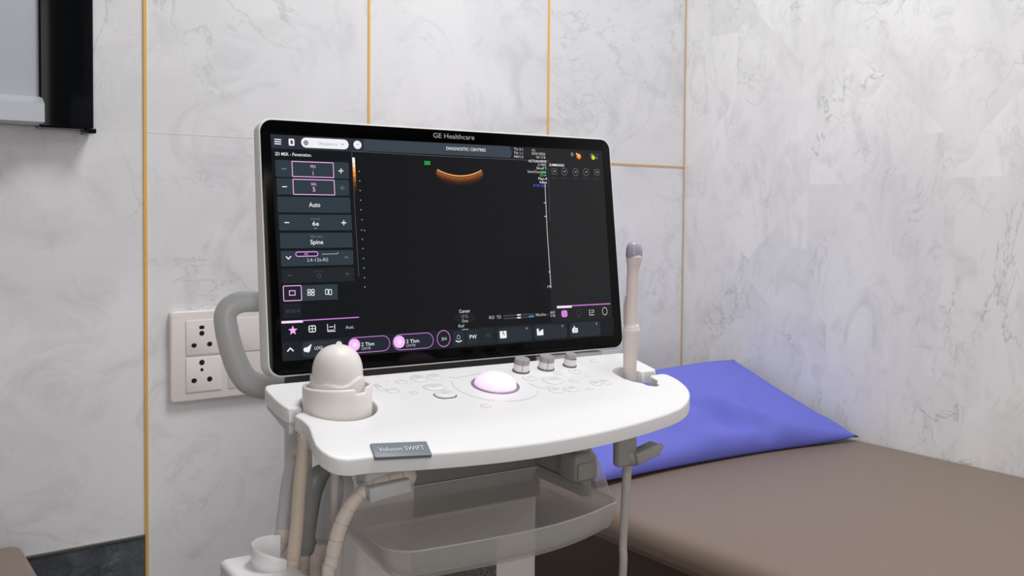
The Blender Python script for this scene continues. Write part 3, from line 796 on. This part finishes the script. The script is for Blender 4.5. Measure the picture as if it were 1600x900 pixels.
for q in ((850, 317), (850.7, 338.4), (857.5, 425), (858, 447)): ui.line([(q[0] - 1, q[1]), (q[0] + 1.6, q[1])], LG, .0012, 4)
ui.text(857, 448, '14', 3.8, LG, 6, 4)
ui.text(869, 258.2, 'SUMMARIES', 3.8, WH, 23, 4, .004)
for k, (x, y) in enumerate(((865, 268), (881, 268.5), (898.4, 269), (914.6, 269.3), (931.6, 269.6))):
    (ui.frame(x - 4, y - 4.5, x + 4, y + 4.5, (108, 112, 114), 4, .0016, .0007) if k in (0, 4) else ui.ringc(x, y, 4.4, (108, 112, 114), 4, .0007, 1.1))
    ui.line([(x - 1, y), (x + 1.6, y - .6)], LG, .0010, 4); ui.line([(x - 4.5, y + 9.6), (x + 4.5, y + 10.4)], DG, .0007, 4)
ui.disc(903.5, 244.6, 3.6, (226, 120, 40), 4); ui.disc(903.2, 243.6, 1.8, (252, 206, 70), 5); ui.ringc(893, 241.5, 1.7, LG, 4, .0006, 1.3)
ui.disc(900, 240.6, 1.1, (200, 210, 255), 4); ui.disc(926, 246.4, 2.9, (198, 206, 40), 4); ui.rect(921.5, 240, 926.6, 245, (84, 92, 84), 3); ui.line([(930, 242), (935, 242.4)], DG, .0014, 4); ui.line([(931.4, 246), (932, 248)], LG, .0011, 4)
# grey map bar
cs = [(250, 244, 236), (252, 222, 180), (244, 180, 104), (226, 142, 56), (170, 96, 34), (110, 60, 24), (62, 36, 18), (36, 24, 18)]
for k, c in enumerate(cs):
    y = 246.5 + k*7.4; x = 549.6 + k*.42
    ui.quad([(x, y), (x + 4, y + .2), (x + 4.4, y + 7.6), (x + .4, y + 7.4)], c, 4)
for x, y in ((560.6, 268), (561.3, 283), (562, 298), (562.8, 313), (563.4, 328), (564.8, 343.5), (564.2, 359.5), (569, 360.4), (565.5, 374), (566.3, 388.5), (567.2, 404), (568.2, 419), (568.8, 434), (569.3, 448.5)):
    ui.disc(x, y, .75, LG, 4)
for k in range(3): ui.line([(662.5, 252.6 + k*2.1), (671.3, 253 + k*2.1)], (46, 176, 76), .0012, 4)
ac = mon(712, 190); r0 = mon(712, 275)
R0 = (r0 - ac).length
for k, (dr, wd_, c) in enumerate(((0, .0018, (240, 166, 92)), (.0030, .0012, (206, 116, 52)), (.0056, .0011, (180, 92, 38)), (.0082, .0009, (120, 60, 26)), (.0104, .0007, (84, 42, 22)), (.0122, .0006, (60, 34, 22)))):
    R1 = R0 + dr; A = 27.2 - (0, 0, .6, 2, 5, 9)[k]
    for q in range(28):
        t0, t1 = [radians(-90 - A + 1.0 + 2*A*(q + z)/28) for z in (0, 1)]
        ui.poly([(ac.x + rr*cos(t), ac.y + rr*sin(t)) for rr, t in ((R1 - wd_/2, t0), (R1 - wd_/2, t1), (R1 + wd_/2, t1), (R1 + wd_/2, t0))], c, 4)
obj('display', ui.bm, ui.mats, monitor, 0)['label'] = 'lit touch display with scan image and control icons'

# monitor stand and rear bar
bm = bmesh.new(); box(bm, -.245, .115, -.0205, .0, .945, .9700, .001); box(bm, -.245, .115, .001, .03, .94, .9765, .001); obj('rear_bar', bm, mat('black_vent_plastic', (46, 44, 43), .5), U)
bm = bmesh.new(); box(bm, .116, .235, .001, .03, .945, .975, .002); obj('rear_bar', bm, M_GREY, U)['label'] = 'pale grey end of the rear bar'
bm = bmesh.new(); box(bm, -.05, .03, .055, .105, .85, 1.14, .012); box(bm, -.10, .08, .04, .085, 1.08, 1.22, .012); obj('monitor_stand', bm, M_GREY, U)
bm = bmesh.new(); box(bm, -.235, .205, -.02, .13, .90, .945, .014); obj('console_carrier', bm, M_WARM, U)

# big grab handle at the rear left
bm = bmesh.new()
hp = [at(450, 470, .09), at(405, 471, .09), at(372, 473, .09), at(353, 489, .09), at(355, 520, .09), at(363, 550, .09), at(374, 578, .09), at(388, 596, .09), at(410, 604, .09), at(450, 606, .09)]
tube(bm, hp, [.0135, .0135, .0140, .0140, .0145, .0150, .0155, .0160, .0165, .0165], 20, 8, 1.15)
obj('grab_handle', bm, M_GREY, U)

# column
bm = bmesh.new()
CR = .0
box(bm, -.135, .158, .055, .21, .10, .90, .012, 4)
column = obj('column', bm, M_WARM, U)
bm = bmesh.new(); box(bm, -.051, .1575, .051, .057, .755, .895, .001)
box(bm, -.022, .1565, .0485, .052, .862, .895, .0015)
obj('fascia_panel', bm, M_DGREY, column)
def grille():
    m = bpy.data.materials.new('speaker_mesh'); m.use_nodes = True; nt = m.node_tree; b_ = nt.nodes['Principled BSDF']; b_.inputs['Roughness'].default_value = .6
    tc = nt.nodes.new('ShaderNodeTexCoord'); vo = nt.nodes.new('ShaderNodeTexVoronoi'); vo.inputs['Scale'].default_value = 330; vo.inputs['Randomness'].default_value = .35
    rp = nt.nodes.new('ShaderNodeValToRGB'); rp.color_ramp.elements[0].color = lin((30, 30, 30)); rp.color_ramp.elements[1].color = lin((120, 118, 115))
    rp.color_ramp.elements[0].position = .28; rp.color_ramp.elements[1].position = .45
    nt.links.new(tc.outputs['Object'], vo.inputs['Vector']); nt.links.new(vo.outputs['Distance'], rp.inputs['Fac']); nt.links.new(rp.outputs[0], b_.inputs['Base Color']); return m
bm = bmesh.new(); box(bm, -.055, .083, .0515, .056, .45, .7035, .002); obj('speaker_grille', bm, grille(), column)
bm = bmesh.new(); box(bm, -.22, .20, -.10, .36, .07, .15, .03, 4)
base = obj('wheel_base', bm, M_WARM, U)
for cx, cy in ((-.18, -.07), (.16, -.07), (-.18, .33), (.16, .33)):
    bm = bmesh.new(); Mw = Matrix.Translation((cx, cy, .05)) @ Matrix.Rotation(pi/2, 4, 'Y')
    lathe(bm, [(0, -.015), (.04, -.015), (.05, -.01), (.05, .01), (.04, .015), (0, .015)], M=Mw, seg=32)
    obj('caster', bm, M_RUB, base)

# clear tray
def tray():
    bm = bmesh.new()
    def lp(ins, zf):
        x0, x1, yb = -.190 + ins, .150 - ins, .046 - ins*.3
        def yf(x):
            u = (x + .03)/.17; return -.187 + .026*max(0, u)**2.2*(u > 0) + .012*u*u + ins
        P = [(x1, yb), (x0, yb)]
        P += [(x0, y) for y in (yb - .03, yb - .08, -.10)]
        r = .036 - ins*.6
        P += [(x0 + r - r*cos(radians(t)), yf(x0 + r) + r - r*sin(radians(t))) for t in range(0, 91, 10)]
        n_ = 14
        P += [(x0 + r + (x1 - x0 - 1.6*r)*k/n_, yf(x0 + r + (x1 - x0 - 1.6*r)*k/n_)) for k in range(1, n_ + 1)]
        r2 = .6*r; xc = x1 - r2; yc_ = yf(xc) + r2
        P += [(xc + r2*sin(radians(t)), yc_ - r2*cos(radians(t))) for t in range(15, 91, 15)]
        P += [(x1, -.06), (x1, .0)]
        return [(x, y, zf(x, y)) for x, y in P]
    fl = lambda x, y: .7840 + (y - .05)*.080
    L0 = lp(-.0030, lambda x, y: .8005); L1 = lp(-.0012, lambda x, y: .8020); L2 = lp(.0022, lambda x, y: .8005)
    I = [lp(.0045, lambda x, y: fl(x, y) + .012), lp(.009, lambda x, y: fl(x, y) + .003), lp(.017, fl)]
    Oo = [lp(.0018, lambda x, y: fl(x, y) + .010), lp(.0065, lambda x, y: fl(x, y) + .000), lp(.017, lambda x, y: fl(x, y) - .0025)]
    def mk(l): return [bm.verts.new(p) for p in l]
    seq = [mk(x) for x in (Oo[::-1] + [L0, L1, L2] + I)]
    n = len(seq[0])
    for i_, (a, c) in enumerate(zip(seq, seq[1:])):
        for k in range(n): bm.faces.new((a[k], a[(k + 1) % n], c[(k + 1) % n], c[k])).material_index = 1 if i_ in (3, 4) else 0
    bm.faces.new(seq[0]); bm.faces.new(seq[-1][::-1])
    return bm
obj('storage_tray', tray(), [M_CLEAR, mat('rim_highlight_plastic', (225, 223, 220), .25, .6, alpha=.7)], U, 50)['label'] = 'clear smoky plastic tray'  # paler, less clear rim material paints in the bright edge highlight

# right hand bracket with probe rest under the console
bm = bmesh.new()
box(bm, .1535, .170, -.062, .056, .782, .905, .004)
box(bm, .147, .156, -.058, .056, .806, .905, .003)
box(bm, .134, .173, -.072, -.030, .806, .846, .007, 4)
box(bm, .137, .170, -.0755, -.070, .810, .834, .003)
obj('holder_bracket', bm, M_MGREY, U)
bm = bmesh.new()
P_ = [(.150, .858), (.162, .857), (.174, .848), (.185, .832), (.194, .812), (.203, .790), (.211, .772), (.206, .766), (.192, .764), (.176, .772), (.160, .795)]
plate(bm, P_, Matrix(((1, 0, 0, 0), (0, 0, -1, -.058), (0, 1, 0, 0), (0, 0, 0, 1))), .034, .004, seg=3)
bmesh.ops.delete(bm, geom=[f for f in bm.faces if f.calc_center_median().y > -.025], context='FACES')
obj('side_cup', bm, M_CLEAR, U)['label'] = 'clear plastic side cup'

# cable hooks under the console
def hook(pa, pts, lip, nm='cable_hook'):
    bm = bmesh.new()
    return bm
yh = -.185
bm = bmesh.new()
a = at(978, 690, yh); box(bm, a.x - .016, a.x + .016, yh - .006, yh + .010, a.z - .032, a.z + .026, .006)
h0, h1, h2 = at(990, 716, yh), at(1006, 712, yh), at(1031, 698, yh)
tube(bm, [h0 + Vector((-.006, 0, .004)), h0, h1, h2], [.010, .010, .007, .0045], 14, 5, 1.1)
Mh = Matrix.Translation(at(1012, 709, yh - .012)) @ Matrix.Rotation(radians(-14), 4, 'Y')
box(bm, -.020, .020, -.004, .016, -.008, .008, .003, M=Mh)
obj('cable_hook', bm, M_MGREY, U)
bm = bmesh.new()
box(bm, *(lambda p: (p.x - .03, p.x + .022, -.19, -.16, p.z - .012, .908))(at(612, 745, -.19)), .004)
Mh = Matrix.Translation(at(610, 764, -.205)) @ Matrix.Rotation(radians(-5), 4, 'Y')
box(bm, -.0245, .0245, -.003, .012, -.010, .0065, .003, M=Mh)
box(bm, -.0245, -.019, -.003, .03, -.010, .0065, .002, M=Mh)
obj('cable_hook', bm, M_GREY, U)

# probe cup (left)
cc = Vector((-.2285, -.107, .936))
def notch(a, z):
    d = (a - radians(292) + pi) % (2*pi) - pi
    return .0055*max(0, min(1, (.24 - abs(d))/.06)) if z > .042 else 0
bm = bmesh.new()
lathe(bm, [(.0385, 0), (.0395, .004), (.0395, .037), (.0395, .0445), (.0388, .0465), (.0370, .0472), (.0355, .0462), (.0350, .037), (.0345, .012), (0, .012)], cc, 160, cuts=notch)
lathe(bm, [(0, 0), (.0385, 0)], cc, 160)
bmesh.ops.remove_doubles(bm, verts=bm.verts, dist=1e-6)
obj('probe_cup', bm, M_WARM, U, 50)
bm = bmesh.new(); box(bm, -.276, -.262, -.1145, -.1015, .935, .9555, .002); obj('cup_bridge', bm, M_WARM, U)

# rail panel, side shelf and lower ring holder at the left
bm = bmesh.new()
p1, p2 = at(447, 700, -.015), at(489, 700, -.015)
box(bm, p1.x, p2.x, -.015, -.005, .70, .925, .003)
q = at(454, 672, -.017)
obj('cable_rail', bm, M_WARM, U)
SB = at(342, 873, -.089)
bm = bmesh.new()
box(bm, SB.x, -.290, -.22, SB.y, SB.z - .10, SB.z, .007, 4)
shelf = obj('side_shelf', bm, M_WHITE, U)
bm = bmesh.new(); box(bm, SB.x - .001, SB.x + .002, -.212, SB.y - .010, SB.z - .09, SB.z - .012, .002); obj('shelf_recess', bm, M_GREY, shelf)
rc = atz(432, 886, SB.z) + Vector((0, .010, .018))
bm = bmesh.new(); seg = 30; rr = []
for rad, z_ in ((.020, -.03), (.0235, -.010), (.024, .003), (.0227, .0055), (.0213, .003), (.0205, -.010), (.017, -.03)):
    rr.append([bm.verts.new((rc.x + rad*cos(radians(50 + 235*k/seg)), rc.y + rad*1.1*sin(radians(50 + 235*k/seg)), rc.z + z_ - .014*(max(0, k/seg - .55)*2)**1.5*(z_ > 0))) for k in range(seg + 1)])
for a, c in zip(rr, rr[1:] + rr[:1]):
    for k in range(seg): bm.faces.new((a[k], a[k + 1], c[k + 1], c[k]))
bm.faces.new([x[0] for x in rr]); bm.faces.new([x[-1] for x in rr])
obj('ring_holder', bm, M_WHITE, U)

# ------------------------------------------------------------------ probes and cables (each its own thing)
CM4 = Matrix.Translation(CART) @ CARTROT.to_4x4()
def cthing(name, label, cat, p):
    o = thing(name, label, cat); o.matrix_world = CM4 @ Matrix.Translation(p); return o
def A(o_, px, py, y): return at(px, py, y) - o_
# volume probe in the cup
vo = Vector((-.2285, -.107, .949))
P = cthing('volume_probe', 'rounded white volume probe standing in the left console cup', 'ultrasound probe', vo)
bm = bmesh.new()
prof = [(0, 0), (.024, 0), (.0305, .006), (.0322, .018), (.0330, .028)]
def wavy(a): return .0405 + .0035*sin(2*a + 2.6) + .0018*sin(5*a + .5)
seg = 96; NZ = 90; rings = []
def base_r(z):
    if z < .036: return .0280 + .0012*sin(pi/2*min(1, z/.034))
    t = min(1, (z - .036)/.0440)
    return max(.0006, .0292*(1 - t**3.2)**(1/2.1))
for i in range(NZ + 1):
    z = .080*sin(pi/2*(i/NZ)**.9)
    row_ = []
    for k in range(seg):
        a = 2*pi*k/seg; r = base_r(z); t = max(0, min(1, (wavy(a) - z)/.0016 + .5)); t = t*t*(3 - 2*t)
        r += .0018*t - .0004*(1 - t)*max(0, 1 - (z - wavy(a))/.01 if z > wavy(a) else 0)
        row_.append(bm.verts.new((r*cos(a), r*sin(a)*.97, z)))
    rings.append(row_)
for a_, c_ in zip(rings, rings[1:]):
    for k in range(seg): bm.faces.new((a_[k], a_[(k + 1) % seg], c_[(k + 1) % seg], c_[k]))
bm.faces.new(rings[0][::-1]); bm.faces.new(rings[-1])
obj('probe_head', bm, M_WARM, P, 60)
bm = bmesh.new(); py_ = -.14
tube(bm, [A(vo, 477, 684, py_), A(vo, 474.5, 702, py_), A(vo, 468, 760, py_), A(vo, 464, 820, py_), A(vo, 459, 870, py_), A(vo, 456, 930, py_), A(vo, 452, 1300, py_ + .05)], [.0066, .0070, .0073, .0073, .0073, .0073, .0065], 16, 6)
obj('cable', bm, M_BEIGE, P)

# endocavity probe in the right slot
eo = Vector((.203, -.108, .93))
Q = cthing('endocavity_probe', 'slim pale wand probe with lavender tip upright in the right console slot', 'ultrasound probe', eo)
bm = bmesh.new()
ye = -.108
tube(bm, [A(eo, 983, 612, ye), A(eo, 984, 592, ye), A(eo, 984.5, 560, ye), A(eo, 986.3, 530, ye), A(eo, 987.0, 517, ye), A(eo, 986.9, 510, ye), A(eo, 986.7, 503, ye),
          A(eo, 987.6, 470, ye), A(eo, 989.2, 425, ye), A(eo, 990.4, 408, ye), A(eo, 990.8, 402, ye)],
     [.0085, .0085, .0095, .0118, .0123, .0108, .0089, .0083, .0083, .0104, .0112], 24, 5)
obj('probe_body', bm, mat('rose_white_plastic', (232, 220, 216), .42), Q)
bm = bmesh.new(); cp = A(eo, 990.8, 402, ye)
lathe(bm, [(0, -.001), (.0113, -.001), (.0119, .001), (.0121, .006), (.0116, .012), (.0103, .0165), (.0082, .0195), (.0052, .0213), (0, .0220)], cp, 40, sy=.85)
obj('lens_cap', bm, M_LAV, Q)['label'] = 'lavender lens tip'
bm = bmesh.new(); tube(bm, [A(eo, 985, 525, ye + .010), A(eo, 983, 500, ye + .011), A(eo, 981.5, 480, ye + .012), A(eo, 981, 465, ye + .012)], [.008, .008, .0068, .004], 16, 5); obj('needle_guide', bm, mat('pink_white_plastic', (238, 216, 210), .4), Q)
bm = bmesh.new()
yc = -.172
tube(bm, [A(eo, 984, 640, ye), A(eo, 984, 690, -.13), A(eo, 980, 718, yc), A(eo, 979.5, 740, yc), A(eo, 976, 800, yc), A(eo, 973.5, 850, yc), A(eo, 971, 930, yc), A(eo, 940, 1300, yc + .06)], [.005, .0055, .0060, .0060, .0055, .0052, .0052, .005], 14, 6)
obj('cable', bm, M_CABLE, Q)

# hanging probes under the left of the console
def hanging(name, label, pts, rads, m, y, neck, nrads, nm, tail=None, trads=None, flat=.8):
    o0 = at(pts[0][0], pts[0][1], y)
    T = cthing(name, label, 'ultrasound probe', o0)
    bm = bmesh.new(); tube(bm, [A(o0, *p, y) for p in pts], rads, 22, 7, flat); obj('probe_body', bm, m, T)
    bm = bmesh.new(); tube(bm, [A(o0, *p, y) for p in neck], nrads, 18, 6, 1, grooves=.02); obj('strain_relief', bm, nm, T)
    return T, o0
T, o0 = hanging('convex_probe', 'grey hanging probe left of the beige cable',
        [(462, 722), (458, 735), (453, 762), (448, 800), (444, 832), (443, 842)], [.0095, .0105, .0108, .0108, .0100, .0088], M_PGREY, -.10,
        [(441, 846), (436, 858), (427, 880), (426, 905), (430, 1250)], [.0078, .0070, .0040, .0038, .0036], M_CREAM)
bm = bmesh.new(); tube(bm, [A(o0, 444.5, 829, -.10), A(o0, 442.5, 841, -.10)], [.0106, .0106], 22, 3, .85); obj('collar', bm, M_CREAM, T)
T, o0 = hanging('linear_probe', 'dark grey curved probe hanging right of the beige cable',
        [(520, 742), (505, 741), (493, 752), (490, 780), (487, 815), (483, 848), (480, 866)], [.0115, .0130, .0145, .0130, .0130, .0122, .0088], M_PDARK, -.06,
        [(478, 872), (477, 886), (476, 905), (476, 1250)], [.0080, .0070, .0060, .0040], M_CREAM)
T, o0 = hanging('linear_probe', 'mid grey square shouldered probe hanging behind the pale vertical cable',
        [(524, 752), (519, 778), (513, 810), (508, 838), (506, 848)], [.0100, .0132, .0128, .0120, .0092], M_PGREY, -.085,
        [(504, 853), (499, 872), (493, 905), (485, 1250)], [.0080, .0085, .0075, .0040], M_CREAM)
T, o0 = hanging('linear_probe', 'pale grey probe farthest right in the hanging row, beside the cream cable',
        [(536, 745), (540, 762), (537, 790), (531, 830), (528, 846)], [.0095, .0105, .0105, .0095, .0080], M_GREY, -.03,
        [(526, 852), (522, 872), (518, 905), (512, 1250)], [.0075, .0070, .0060, .0040], M_CREAM)
# free cables
yv = -.155
o0 = at(523, 720, yv)
bm = bmesh.new(); tube(bm, [A(o0, 523, 722, yv), A(o0, 523.5, 740, yv), A(o0, 523, 775, yv), A(o0, 526, 815, yv), A(o0, 527, 860, yv), A(o0, 525, 930, yv), A(o0, 520, 1300, yv + .05)], [.0052, .0052, .0052, .0062, .0066, .0060, .005], 14, 6)
c1 = tag(obj('probe_cable', bm, M_CABLE), 'pale grey cable dropping straight down from the console front corner', 'cable'); c1.matrix_world = CM4 @ Matrix.Translation(o0)
yv = -.188
o0 = at(620, 748, yv)
bm = bmesh.new(); tube(bm, [A(o0, 634, 745, yv), A(o0, 612, 752, yv), A(o0, 590, 757, yv), A(o0, 568, 768, yv), A(o0, 549, 789, yv), A(o0, 534, 817, yv), A(o0, 524, 850, yv), A(o0, 517, 885, yv), A(o0, 512, 930, yv), A(o0, 505, 1300, yv + .05)],
     [.0120, .0105, .0088, .0078, .0078, .0080, .0080, .0076, .0070, .0060], 18, 7, grooves=.0185)
c2 = tag(obj('probe_cable', bm, M_CREAM), 'thick cream segmented cable bending over the left grey hook', 'cable'); c2.matrix_world = CM4 @ Matrix.Translation(o0)
